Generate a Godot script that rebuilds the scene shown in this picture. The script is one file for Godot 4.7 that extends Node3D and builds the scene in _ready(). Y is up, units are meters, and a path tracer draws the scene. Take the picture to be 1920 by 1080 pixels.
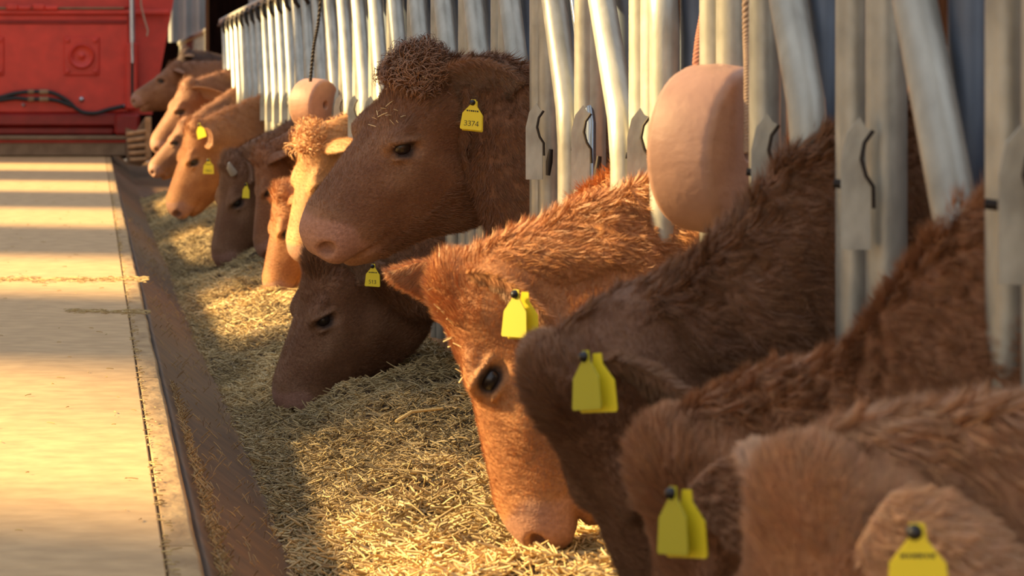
extends Node3D

# ---------------------------------------------------------------- measures
# The camera looks along -Z, level, with a shifted lens. Metres, y = 0 on the feed alley.
const FOC := 4843.0      # focal length in pixels of a 1920 x 1080 frame
const CX := 177.0        # where the optical axis meets the frame
const CY := 157.0
const EYE := 0.75        # height of the lens
const FENCE_X := 1.05    # the feed fence stands here
const PEN_Y := -0.25     # floor of the cattle pen

var rng := RandomNumberGenerator.new()
var bump_noise := FastNoiseLite.new()
var head_fine := {}
var head_plain := {}
var mats := {}
var hair_mesh: ArrayMesh
var straw_mesh: ArrayMesh
var curl_mesh: ArrayMesh


func at(px: float, py: float, z: float) -> Vector3:
	return Vector3((px - CX) * z / FOC, EYE - (py - CY) * z / FOC, -z)


# ---------------------------------------------------------------- mesh building
class Geo:
	var v := PackedVector3Array()
	var c := PackedColorArray()
	var ix := PackedInt32Array()
	var ink := Color(1, 1, 1)

	func put(p: Vector3) -> int:
		v.append(p)
		c.append(ink)
		return v.size() - 1

	func tri(a: int, b: int, d: int) -> void:
		ix.append(a)
		ix.append(b)
		ix.append(d)

	func quad(a: int, b: int, d: int, e: int) -> void:
		tri(a, b, d)
		tri(a, d, e)

	# turns the closed shell that starts at index `from` so that its front faces look out
	func orient(from: int) -> void:
		var vol := 0.0
		var o := v[ix[from]]
		for i in range(from, ix.size(), 3):
			vol += (v[ix[i]] - o).dot((v[ix[i + 1]] - o).cross(v[ix[i + 2]] - o))
		if vol > 0.0:
			for i in range(from, ix.size(), 3):
				var t := ix[i + 1]
				ix[i + 1] = ix[i + 2]
				ix[i + 2] = t

	# a flat face with corners of its own
	func face(pts: Array, away_from: Vector3) -> void:
		var mid := Vector3.ZERO
		for p in pts:
			mid += p
		mid /= pts.size()
		var n: Vector3 = (pts[2] - pts[0]).cross(pts[1] - pts[0])
		var flip := n.dot(mid - away_from) < 0.0
		var s := v.size()
		for p in pts:
			put(p)
		for i in range(1, pts.size() - 1):
			if flip:
				tri(s, s + i + 1, s + i)
			else:
				tri(s, s + i, s + i + 1)

	# box with chamfered edges
	func box(t: Transform3D, size: Vector3, b := 0.004) -> void:
		var h := size * 0.5
		b = minf(b, minf(h.x, minf(h.y, h.z)) * 0.6)
		var q := func(sx, sy, sz, axis):
			var p := Vector3(sx * (h.x - b), sy * (h.y - b), sz * (h.z - b))
			p[axis] = [sx * h.x, sy * h.y, sz * h.z][axis]
			return t * p
		var o := t.origin
		for s in [-1, 1]:
			face([q.call(s, -1, -1, 0), q.call(s, 1, -1, 0), q.call(s, 1, 1, 0), q.call(s, -1, 1, 0)], o)
			face([q.call(-1, s, -1, 1), q.call(1, s, -1, 1), q.call(1, s, 1, 1), q.call(-1, s, 1, 1)], o)
			face([q.call(-1, -1, s, 2), q.call(1, -1, s, 2), q.call(1, 1, s, 2), q.call(-1, 1, s, 2)], o)
			for r in [-1, 1]:
				face([q.call(s, r, -1, 0), q.call(s, r, 1, 0), q.call(s, r, 1, 1), q.call(s, r, -1, 1)], o)
				face([q.call(s, -1, r, 0), q.call(s, 1, r, 0), q.call(s, 1, r, 2), q.call(s, -1, r, 2)], o)
				face([q.call(-1, s, r, 1), q.call(1, s, r, 1), q.call(1, s, r, 2), q.call(-1, s, r, 2)], o)
				for w in [-1, 1]:
					face([q.call(s, r, w, 0), q.call(s, r, w, 1), q.call(s, r, w, 2)], o)

	# round bar along points; radii one for each point
	func tube(pts: Array, radii: Array, sides := 10, squash := Vector2(1, 1), up := Vector3(0.13, 0.31, 0.94)) -> void:
		var from := ix.size()
		var rings := []
		var side := Vector3.ZERO
		for i in pts.size():
			var t: Vector3 = (pts[mini(i + 1, pts.size() - 1)] - pts[maxi(i - 1, 0)]).normalized()
			if i == 0:
				side = t.cross(up).normalized()
			side = (side - t * side.dot(t)).normalized()
			var over := side.cross(t)
			var ring := []
			for k in sides:
				var a := TAU * k / sides
				ring.append(put(pts[i] + (side * cos(a) * squash.x + over * sin(a) * squash.y) * radii[mini(i, radii.size() - 1)]))
			rings.append(ring)
		for i in rings.size() - 1:
			for k in sides:
				quad(rings[i][k], rings[i][(k + 1) % sides], rings[i + 1][(k + 1) % sides], rings[i + 1][k])
		for e in [0, pts.size() - 1]:
			var m := put(pts[e])
			var s := v.size()
			for k in sides:
				put(v[rings[e][k]])
			for k in sides:
				if e == 0:
					tri(m, s + (k + 1) % sides, s + k)
				else:
					tri(m, s + k, s + (k + 1) % sides)
		orient(from)

	# profile of [radius, height] turned about the y axis of t
	func lathe(t: Transform3D, profile: Array, sides := 24) -> void:
		var from := ix.size()
		var rings := []
		for p in profile:
			var ring := []
			for k in sides:
				var a := TAU * k / sides
				ring.append(put(t * Vector3(cos(a) * p[0], p[1], sin(a) * p[0])))
			rings.append(ring)
		for i in rings.size() - 1:
			for k in sides:
				quad(rings[i][k], rings[i][(k + 1) % sides], rings[i + 1][(k + 1) % sides], rings[i + 1][k])
		orient(from)

	# outline in the x-y plane of t, thickness along its z
	func plate(t: Transform3D, outline: PackedVector2Array, thick: float) -> void:
		var from := ix.size()
		var n := outline.size()
		var tris := Geometry2D.triangulate_polygon(outline)
		for z in [-0.5, 0.5]:
			var s := v.size()
			for p in outline:
				put(t * Vector3(p.x, p.y, z * thick))
			for i in range(0, tris.size(), 3):
				if z < 0:
					tri(s + tris[i], s + tris[i + 1], s + tris[i + 2])
				else:
					tri(s + tris[i], s + tris[i + 2], s + tris[i + 1])
		var area := 0.0
		for i in n:
			area += outline[i].cross(outline[(i + 1) % n])
		for i in n:
			var a := outline[i]
			var b := outline[(i + 1) % n]
			var s := v.size()
			put(t * Vector3(a.x, a.y, -0.5 * thick))
			put(t * Vector3(b.x, b.y, -0.5 * thick))
			put(t * Vector3(b.x, b.y, 0.5 * thick))
			put(t * Vector3(a.x, a.y, 0.5 * thick))
			# same sense as the caps: their back cap runs along the outline as triangulated
			quad(s, s + 3, s + 2, s + 1)
		orient(from)

	func mesh() -> ArrayMesh:
		var n := PackedVector3Array()
		n.resize(v.size())
		for i in range(0, ix.size(), 3):
			var a := v[ix[i]]
			var f := (v[ix[i + 2]] - a).cross(v[ix[i + 1]] - a)
			n[ix[i]] += f
			n[ix[i + 1]] += f
			n[ix[i + 2]] += f
		for i in n.size():
			n[i] = n[i].normalized() if n[i].length_squared() > 0.0 else Vector3.UP
		var arr := []
		arr.resize(Mesh.ARRAY_MAX)
		arr[Mesh.ARRAY_VERTEX] = v
		arr[Mesh.ARRAY_NORMAL] = n
		arr[Mesh.ARRAY_COLOR] = c
		arr[Mesh.ARRAY_INDEX] = ix
		var m := ArrayMesh.new()
		m.add_surface_from_arrays(Mesh.PRIMITIVE_TRIANGLES, arr)
		return m


func node(called: String, m: Mesh, mat: Material, parent: Node3D) -> MeshInstance3D:
	var o := MeshInstance3D.new()
	o.name = called
	o.mesh = m
	o.material_override = mat
	parent.add_child(o, true)
	return o


func part(called: String, g: Geo, mat: Material, parent: Node3D) -> MeshInstance3D:
	return node(called, g.mesh(), mat, parent)


var taken := {}
func numbered(called: String) -> String:
	var n: int = taken.get(called, 0)
	taken[called] = n + 1
	return called if n == 0 else "%s_%03d" % [called, n]


func thing(called: String, label: String, category: String, where: Vector3, group := "") -> Node3D:
	var o := Node3D.new()
	o.name = numbered(called)
	o.position = where
	add_child(o)
	tag(o, label, category, group)
	return o


func tag(o: Node3D, label: String, category: String, group := "", kind := "") -> void:
	o.set_meta("label", label)
	o.set_meta("category", category)
	if group:
		o.set_meta("group", group)
	if kind:
		o.set_meta("kind", kind)


func structure(called: String, label: String, category: String) -> Node3D:
	var o := thing(called, label, category, Vector3.ZERO)
	o.set_meta("kind", "structure")
	return o


func copies(called: String, m: Mesh, mat: Material, places: Array[Transform3D], tints: PackedColorArray, parent: Node3D) -> MultiMeshInstance3D:
	var mm := MultiMesh.new()
	mm.transform_format = MultiMesh.TRANSFORM_3D
	mm.use_colors = true
	mm.mesh = m
	mm.instance_count = places.size()
	for i in places.size():
		mm.set_instance_transform(i, places[i])
		mm.set_instance_color(i, tints[i])
	var o := MultiMeshInstance3D.new()
	o.name = called
	o.multimesh = mm
	o.material_override = mat
	o.set_meta("kind", "stuff")
	parent.add_child(o, true)
	return o


# ---------------------------------------------------------------- materials
func noise_map(freq: float, from: Color, to: Color, octaves := 4, seed_no := 1, size := 512, mid := -1.0) -> NoiseTexture2D:
	var n := FastNoiseLite.new()
	n.seed = seed_no
	n.frequency = freq
	n.fractal_octaves = octaves
	var g := Gradient.new()
	g.set_color(0, from)
	g.set_color(1, to)
	if mid > 0.0:
		g.set_offset(0, mid - 0.18)
		g.set_offset(1, mid + 0.18)
	var t := NoiseTexture2D.new()
	t.width = size
	t.height = size
	t.seamless = true
	t.noise = n
	t.color_ramp = g
	return t


func matt(called: String, color: Color, rough := 0.8, metal := 0.0) -> StandardMaterial3D:
	var m := StandardMaterial3D.new()
	m.resource_name = called
	m.albedo_color = color
	m.roughness = rough
	m.metallic = metal
	mats[called] = m
	return m


func textured(m: StandardMaterial3D, tex: Texture2D, scale: Vector3, bump: Texture2D = null, height := 0.1) -> StandardMaterial3D:
	m.albedo_texture = tex
	m.uv1_triplanar = true
	m.uv1_world_triplanar = true
	m.uv1_scale = scale
	if bump:
		m.heightmap_enabled = true
		m.heightmap_texture = bump
		m.heightmap_scale = height
	return m


func make_materials() -> void:
	var fine := noise_map(0.03, Color(0, 0, 0), Color(1, 1, 1), 5, 7)
	textured(matt("concrete", Color(0.79, 0.65, 0.46), 0.75), noise_map(0.012, Color(0.86, 0.845, 0.82), Color(1, 1, 1), 6, 3, 1024), Vector3(0.6, 0.9, 0.9), fine, 0.2)
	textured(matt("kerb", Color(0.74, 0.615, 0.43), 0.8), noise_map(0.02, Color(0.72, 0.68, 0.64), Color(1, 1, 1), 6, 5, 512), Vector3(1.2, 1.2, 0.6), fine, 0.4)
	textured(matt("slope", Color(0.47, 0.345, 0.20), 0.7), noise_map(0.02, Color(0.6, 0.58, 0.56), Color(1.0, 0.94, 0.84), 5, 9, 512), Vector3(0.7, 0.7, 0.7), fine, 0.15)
	textured(matt("trough_bed", Color(0.5, 0.38, 0.26), 0.8), noise_map(0.02, Color(0.6, 0.6, 0.6), Color(1, 1, 1), 5, 10, 512), Vector3(2, 2, 1), fine, 0.6)
	textured(matt("feed_bed", Color(0.40, 0.29, 0.15), 0.95), noise_map(0.05, Color(0.45, 0.42, 0.38), Color(1, 1, 1), 5, 11, 512), Vector3(3, 3, 3), fine, 1.6)
	textured(matt("pipe", Color(0.80, 0.79, 0.75), 0.42, 0.45), noise_map(0.015, Color(0.72, 0.71, 0.69), Color(1, 1, 0.98), 5, 13, 512), Vector3(2.2, 1.1, 2.2), fine, 0.06)
	textured(matt("shiny_pipe", Color(0.72, 0.75, 0.78), 0.2, 0.85), noise_map(0.015, Color(0.8, 0.8, 0.8), Color(1, 1, 1), 5, 14, 256), Vector3(2.2, 1.1, 2.2))
	textured(matt("shade_tinted_pipe", Color(0.42, 0.47, 0.54), 0.45, 0.4), noise_map(0.015, Color(0.7, 0.7, 0.72), Color(1, 1, 1), 5, 15, 256), Vector3(2.2, 1.1, 2.2))  # same pipe steel, its shade put into a darker bluish colour
	matt("dark_steel", Color(0.2, 0.17, 0.15), 0.55, 0.5)
	textured(matt("mineral", Color(0.78, 0.6, 0.5), 0.55), noise_map(0.02, Color(0.86, 0.84, 0.84), Color(1, 1, 1), 5, 17, 256), Vector3(3, 3, 3), fine, 0.12)
	textured(matt("rope", Color(0.72, 0.5, 0.42), 0.85), noise_map(0.08, Color(0.7, 0.65, 0.65), Color(1, 1, 1), 3, 18, 256), Vector3(20, 20, 20))
	textured(matt("pale_rope", Color(0.82, 0.72, 0.62), 0.85), noise_map(0.08, Color(0.7, 0.65, 0.65), Color(1, 1, 1), 3, 18, 256), Vector3(20, 20, 20))
	textured(matt("red_paint", Color(0.86, 0.24, 0.18), 0.42), noise_map(0.01, Color(0.86, 0.84, 0.84), Color(1, 1, 1), 5, 19, 512), Vector3(0.8, 0.8, 0.8))
	textured(matt("deep_red_paint", Color(0.60, 0.13, 0.10), 0.45), noise_map(0.01, Color(0.8, 0.8, 0.8), Color(1, 1, 1), 5, 20, 512), Vector3(0.8, 0.8, 0.8))
	textured(matt("dusty_beam", Color(0.58, 0.47, 0.36), 0.8), noise_map(0.01, Color(0.8, 0.78, 0.76), Color(1, 1, 1), 5, 21, 512), Vector3(1, 1, 1))
	matt("chrome", Color(0.82, 0.83, 0.86), 0.22, 0.8)
	matt("hose", Color(0.09, 0.085, 0.085), 0.5)
	matt("yellow_tag", Color(0.95, 0.86, 0.16), 0.45)
	mats.yellow_tag.backlight_enabled = true
	mats.yellow_tag.backlight = Color(0.5, 0.45, 0.08)
	matt("olive_tag", Color(0.70, 0.66, 0.13), 0.45)
	matt("stalk", Color(0.84, 0.72, 0.46), 0.6)
	matt("ink", Color(0.13, 0.12, 0.08), 0.6)
	matt("stud", Color(0.1, 0.09, 0.1), 0.4)
	var eye := matt("eye", Color(0.13, 0.085, 0.065), 0.32)
	eye.clearcoat_enabled = true
	eye.clearcoat = 0.25
	eye.clearcoat_roughness = 0.1
	matt("horn", Color(0.72, 0.66, 0.58), 0.5)
	textured(matt("dark_wood", Color(0.115, 0.06, 0.045), 0.85), noise_map(0.02, Color(0.6, 0.6, 0.6), Color(1, 1, 1), 5, 23, 512), Vector3(2, 0.3, 2))
	mats.dark_wood.metallic_specular = 0.1
	textured(matt("barn_panel", Color(0.66, 0.58, 0.48), 0.85), noise_map(0.02, Color(0.8, 0.8, 0.8), Color(1, 1, 1), 4, 24, 256), Vector3(1, 0.3, 1))
	textured(matt("sheet_metal", Color(0.72, 0.74, 0.74), 0.45, 0.4), noise_map(0.02, Color(0.8, 0.8, 0.8), Color(1, 1, 1), 4, 25, 256), Vector3(0.6, 0.3, 0.6))
	textured(matt("pale_wood", Color(0.80, 0.62, 0.44), 0.75), noise_map(0.02, Color(0.75, 0.72, 0.68), Color(1, 1, 1), 4, 26, 256), Vector3(2, 2, 8))
	textured(matt("pen_floor", Color(0.42, 0.33, 0.24), 0.9), noise_map(0.03, Color(0.6, 0.6, 0.6), Color(1, 1, 1), 4, 27, 256), Vector3(1, 1, 1))
	var coat := matt("coat", Color(1, 1, 1), 0.72)
	coat.vertex_color_use_as_albedo = true
	textured(coat, noise_map(0.035, Color(0.74, 0.70, 0.68), Color(1, 1, 1), 5, 29, 512), Vector3(5, 5, 5), noise_map(0.06, Color(0, 0, 0), Color(1, 1, 1), 4, 30, 512), 0.12)
	coat.uv1_world_triplanar = false
	var hair := matt("hair", Color(1, 1, 1), 0.55)
	hair.vertex_color_use_as_albedo = true
	var straw := matt("straw", Color(1, 1, 1), 0.6)
	straw.vertex_color_use_as_albedo = true


# ---------------------------------------------------------------- cattle: the head as a field of distances
# Head axes: x from the poll to the muzzle, y out of the forehead, z to the animal's right.
func cone(p: Vector3, a: Vector3, b: Vector3, ra: float, rb: float) -> float:
	var ab := b - a
	var h := clampf((p - a).dot(ab) / ab.length_squared(), 0.0, 1.0)
	return (p - a - ab * h).length() - lerpf(ra, rb, h)


func ball(p: Vector3, m: Vector3, r: Vector3) -> float:
	var q := (p - m) / r
	var k0 := q.length()
	var k1 := (q / r).length()
	return k0 * (k0 - 1.0) / maxf(k1, 1e-5)


func join(a: float, b: float, k: float) -> float:
	var h := maxf(k - absf(a - b), 0.0) / k
	return minf(a, b) - h * h * k * 0.25


func cut(a: float, b: float, k: float) -> float:   # a without b
	return -join(-a, b, k)


# around the eye: x along its slit, y across
func eye_axes(p: Vector3) -> Vector3:
	var u := p.x - 0.160
	return Vector3(u * 0.77 + p.y * 0.64, p.y * 0.77 - u * 0.64, p.z)


func head_field(p: Vector3) -> float:
	p.z = absf(p.z)
	var d := ball(p, Vector3(0.045, -0.03, 0), Vector3(0.125, 0.098, 0.104))
	d = join(d, cone(p, Vector3(0.05, -0.03, 0.03), Vector3(0.37, -0.036, 0.016), 0.083, 0.062), 0.04)
	d = join(d, cone(p, Vector3(0.14, -0.09, 0.048), Vector3(0.38, -0.076, 0.036), 0.072, 0.058), 0.05)
	d = join(d, ball(p, Vector3(0.095, -0.185, 0.05), Vector3(0.13, 0.145, 0.058)), 0.05)
	d = join(d, cone(p, Vector3(0.05, -0.295, 0.045), Vector3(0.37, -0.152, 0.028), 0.042, 0.036), 0.06)
	d = join(d, cone(p, Vector3(0.13, -0.16, 0.045), Vector3(0.35, -0.11, 0.034), 0.075, 0.055), 0.05)
	d = join(d, cone(p, Vector3(0.02, -0.05, 0), Vector3(-0.03, -0.10, 0), 0.098, 0.085), 0.05)
	d = join(d, cone(p, Vector3(0.06, -0.23, 0), Vector3(0.02, -0.24, 0), 0.08, 0.07), 0.06)
	d = join(d, ball(p, Vector3(0.408, -0.058, 0), Vector3(0.072, 0.072, 0.090)), 0.025)
	d = join(d, ball(p, Vector3(0.436, -0.068, 0.042), Vector3(0.042, 0.050, 0.047)), 0.02)
	d = join(d, ball(p, Vector3(0.388, -0.146, 0), Vector3(0.056, 0.034, 0.054)), 0.018)
	d = join(d, ball(p, Vector3(-0.015, 0.052, 0), Vector3(0.058, 0.040, 0.072)), 0.03)      # poll
	d = join(d, ball(p, Vector3(0.145, 0.028, 0.084), Vector3(0.048, 0.020, 0.026)), 0.022)   # brow
	d = join(d, ball(p, Vector3(0.21, -0.055, 0.088), Vector3(0.07, 0.016, 0.020)), 0.03)   # cheek bone
	var q := eye_axes(p)
	d = cut(d, ball(q, Vector3(0, 0, 0.124), Vector3(0.040, 0.024, 0.03)), 0.015)        # eye socket
	d = join(d, ball(q, Vector3(-0.003, 0.0205, 0.104), Vector3(0.039, 0.0095, 0.016)), 0.010)  # upper lid
	d = join(d, ball(q, Vector3(0.003, -0.023, 0.103), Vector3(0.034, 0.007, 0.014)), 0.010) # lower lid
	d = cut(d, ball(p, Vector3(0.472, -0.046, 0.066), Vector3(0.036, 0.018, 0.026)), 0.012)  # nostril
	if p.x > 0.30:                                                                           # line of the mouth
		var my := -0.121 + (p.x - 0.42) * 0.05
		d += 0.011 * exp(-pow((p.y - my) / 0.008, 2.0)) * smoothstep(0.31, 0.36, p.x)
	return d


# surface nets over a grid; only blocks near the surface are sampled
func surface_of_head(h: float) -> Dictionary:
	var lo := Vector3(-0.20, -0.42, -0.20)
	var hi := Vector3(0.53, 0.13, 0.20)
	var b := 4
	var nb := Vector3i(((hi - lo) / (h * b)).ceil())
	var n := nb * b + Vector3i.ONE
	var sy := n.x
	var sz := n.x * n.y
	var val := PackedFloat32Array()
	val.resize(n.x * n.y * n.z)
	val.fill(9.0)
	var cells := PackedInt32Array()
	var reach := h * b * 1.1
	for bz in nb.z:
		for by in nb.y:
			for bx in nb.x:
				var mid := lo + (Vector3(bx, by, bz) + Vector3(0.5, 0.5, 0.5)) * h * b
				if absf(head_field(mid)) > reach:
					continue
				for k in range(bz * b, bz * b + b + 1):
					for j in range(by * b, by * b + b + 1):
						for i in range(bx * b, bx * b + b + 1):
							var q := i + j * sy + k * sz
							if val[q] == 9.0:
								val[q] = head_field(lo + Vector3(i, j, k) * h)
							if i < bx * b + b and j < by * b + b and k < bz * b + b:
								cells.append(q)
	var off := [0, 1, sy, sy + 1, sz, sz + 1, sz + sy, sz + sy + 1]
	var vert := {}
	var v := PackedVector3Array()
	var ix := PackedInt32Array()
	var edges := [[0, 1], [2, 3], [4, 5], [6, 7], [0, 2], [1, 3], [4, 6], [5, 7], [0, 4], [1, 5], [2, 6], [3, 7]]
	for q in cells:
		var mask := 0
		for e in 8:
			if val[q + off[e]] < 0.0:
				mask |= 1 << e
		if mask == 0 or mask == 255:
			continue
		var sum := Vector3.ZERO
		var cnt := 0
		for e in edges:
			var a: int = e[0]
			var d: int = e[1]
			if ((mask >> a) & 1) != ((mask >> d) & 1):
				var va := val[q + off[a]]
				var t := va / (va - val[q + off[d]])
				var pa := Vector3(a & 1, (a >> 1) & 1, (a >> 2) & 1)
				var pd := Vector3(d & 1, (d >> 1) & 1, (d >> 2) & 1)
				sum += pa.lerp(pd, t)
				cnt += 1
		var base := Vector3(q % sy, (q / sy) % n.y, q / sz)
		vert[q] = v.size()
		v.append(lo + (base + sum / cnt) * h)
	for q in vert:
		for axis in 3:
			var step: int = [1, sy, sz][axis]
			var u: int = [sy, sz, 1][axis]
			var w: int = [sz, 1, sy][axis]
			if (val[q] < 0.0) == (val[q + step] < 0.0):
				continue
			if not (vert.has(q - u) and vert.has(q - w) and vert.has(q - u - w)):
				continue
			var f := [vert[q], vert[q - u], vert[q - u - w], vert[q - w]]
			if val[q] < 0.0:
				ix.append_array(PackedInt32Array([f[0], f[2], f[1], f[0], f[3], f[2]]))
			else:
				ix.append_array(PackedInt32Array([f[0], f[1], f[2], f[0], f[2], f[3]]))
	return {"v": v, "ix": ix}


# ---------------------------------------------------------------- cattle: the whole animal
func spline(pts: Array, t: float):
	var i := clampi(int(t), 0, pts.size() - 2)
	var f := t - i
	var p0 = pts[maxi(i - 1, 0)]
	var p1 = pts[i]
	var p2 = pts[i + 1]
	var p3 = pts[mini(i + 2, pts.size() - 1)]
	return 0.5 * (2.0 * p1 + (p2 - p0) * f + (2.0 * p0 - 5.0 * p1 + 4.0 * p2 - p3) * f * f + (3.0 * p1 - p0 - 3.0 * p2 + p3) * f * f * f)


func ear_geo(base: Vector3, dir: Vector3, open: Vector3, length: float, width: float, coat: Color, inner: Color) -> Geo:
	var g := Geo.new()
	dir = dir.normalized()
	open = (open - dir * open.dot(dir)).normalized()
	var side := dir.cross(open)
	var nu := 16
	var nv := 12
	var idx := [[], []]
	for s in 2:
		for i in nu + 1:
			var u := float(i) / nu
			var w := width * 0.5 * pow(sin(PI * clampf(0.16 + u * 0.84, 0.0, 1.0)), 0.62) * (1.0 - 0.12 * u)
			if u > 0.99:
				w = 0.004
			var row := []
			for j in nv + 1:
				var x := -1.0 + 2.0 * j / nv
				var bowl := (1.0 - x * x) * 0.42 * w * (1.15 - 0.7 * u)
				var p := base + dir * (length * (u * 1.08 - 0.08)) + side * (w * x) - open * bowl
				p += open * (0.022 * u * u) + dir * (0.006 * sin(x * 5.0) * u)
				var thick := 0.0045 * (1.0 - 0.75 * absf(x)) + 0.0015
				p += open * (thick if s == 0 else -thick)
				g.ink = (inner.lerp(coat, smoothstep(0.55, 0.95, absf(x)) * 0.8 + 0.1)) if s == 0 else coat
				row.append(g.put(p))
			idx[s].append(row)
	for i in nu:
		for j in nv:
			g.quad(idx[0][i][j], idx[0][i][j + 1], idx[0][i + 1][j + 1], idx[0][i + 1][j])
			g.quad(idx[1][i][j + 1], idx[1][i][j], idx[1][i + 1][j], idx[1][i + 1][j + 1])
		g.quad(idx[0][i][0], idx[0][i + 1][0], idx[1][i + 1][0], idx[1][i][0])
		g.quad(idx[0][i + 1][nv], idx[0][i][nv], idx[1][i][nv], idx[1][i + 1][nv])
	for j in nv:
		g.quad(idx[0][nu][j], idx[0][nu][j + 1], idx[1][nu][j + 1], idx[1][nu][j])
	g.orient(0)
	return g


func hair_tuft() -> ArrayMesh:
	var g := Geo.new()
	var r := RandomNumberGenerator.new()
	r.seed = 5
	for k in 7:
		var a := TAU * k / 7.0 + r.randf() * 0.8
		var root := Vector3(cos(a), 0, sin(a)) * r.randf_range(0.03, 0.26)
		var lean := Vector3(r.randf_range(-0.22, 0.22), 0, r.randf_range(-0.12, 0.12))
		var across := Vector3(cos(a + 1.3), 0, sin(a + 1.3)) * 0.02
		var l := r.randf_range(0.7, 1.1)
		var p1 := root + lean * 0.35 + Vector3(0, 0.55 * l, 0.03)
		var p2 := root + lean + Vector3(0, l, 0.18)
		var q := [g.put(root - across), g.put(root + across), g.put(p1 + across * 0.75), g.put(p1 - across * 0.75), g.put(p2)]
		g.tri(q[0], q[1], q[2])
		g.tri(q[0], q[2], q[3])
		g.tri(q[3], q[2], q[4])
	return g.mesh()


func curl_tuft() -> ArrayMesh:
	var g := Geo.new()
	var r := RandomNumberGenerator.new()
	r.seed = 8
	for k in 4:
		var turn := Basis(Vector3.UP, TAU * k / 4.0 + r.randf())
		var rad := r.randf_range(0.28, 0.42)
		var prev := []
		for i in 7:
			var a := i / 6.0 * r.randf_range(3.6, 4.4)
			var p := Vector3(rad * (1.0 - cos(a)), rad * 1.5 * sin(a) + 0.10 * i, 0.05 * i)
			var w := 0.035 * (1.0 - i / 7.5)
			var row := [g.put(turn * (p + Vector3(0, 0, -w))), g.put(turn * (p + Vector3(0, 0, w)))]
			if i > 0:
				g.quad(prev[0], prev[1], row[1], row[0])
			prev = row
	return g.mesh()


func straw_blade() -> ArrayMesh:
	var g := Geo.new()
	g.tube([Vector3(-0.5, 0, 0), Vector3(-0.1, 0.035, 0.01), Vector3(0.5, -0.01, 0.03)], [0.055, 0.06, 0.05], 4, Vector2(1.0, 0.45))
	return g.mesh()


# spreads tufts of hair over a shell; long: length of the hair at each corner, flow: the way it lies
func grow_hair(g: Geo, long: PackedFloat32Array, flow: PackedVector3Array, density: float, wild: float, curl: float, limit_x: float, places: Array[Transform3D], tints: PackedColorArray) -> void:
	for i in range(0, g.ix.size(), 3):
		var a := g.ix[i]
		var lg := long[a]
		if lg <= 0.0:
			continue
		var pa := g.v[a]
		if pa.x > limit_x:
			continue
		var b := g.ix[i + 1]
		var d := g.ix[i + 2]
		var e1 := g.v[b] - pa
		var e2 := g.v[d] - pa
		var nn := e2.cross(e1)
		var area := nn.length() * 0.5
		if area < 1e-9:
			continue
		var want := area * density * (0.016 / maxf(lg, 0.012) + 0.55)
		var cnt := int(want) + (1 if rng.randf() < want - int(want) else 0)
		nn = nn.normalized()
		for k in cnt:
			var s := sqrt(rng.randf())
			var t := rng.randf()
			var p := pa + e1 * (s * (1.0 - t)) + e2 * (s * t)
			var w := bump_noise.get_noise_3d(p.x * 48.0, p.y * 48.0, p.z * 48.0)
			var w2 := bump_noise.get_noise_3d(p.y * 38.0 + 40.0, p.z * 38.0, p.x * 38.0)
			var lie := flow[a] + Vector3(w, w2, w * w2) * (wild * 1.1) + Vector3(rng.randf_range(-1, 1), rng.randf_range(-1, 1), rng.randf_range(-1, 1)) * wild * 0.4
			lie = (lie - nn * lie.dot(nn)).normalized()
			var up := (lie + nn * (0.45 + curl * (0.5 + rng.randf()) + 0.3 * w)).normalized()
			var side := up.cross(nn).normalized()
			var size := lg * rng.randf_range(0.65, 1.25) * (1.0 + 0.35 * w2)
			places.append(Transform3D(Basis(side * size, up * size, side.cross(up) * size), p - nn * 0.001))
			var shade := rng.randf_range(0.84, 1.14) * (1.0 + 0.2 * w)
			var tone := g.c[a]
			tints.append(Color(tone.r * shade, tone.g * shade * rng.randf_range(0.94, 1.05), tone.b * shade))


const TAG_SHAPE := [[-0.006, 0.002], [-0.0075, -0.012], [-0.024, -0.033], [-0.027, -0.070], [-0.025, -0.073], [0.025, -0.073], [0.027, -0.070], [0.024, -0.033], [0.0075, -0.012], [0.006, 0.002]]

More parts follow.
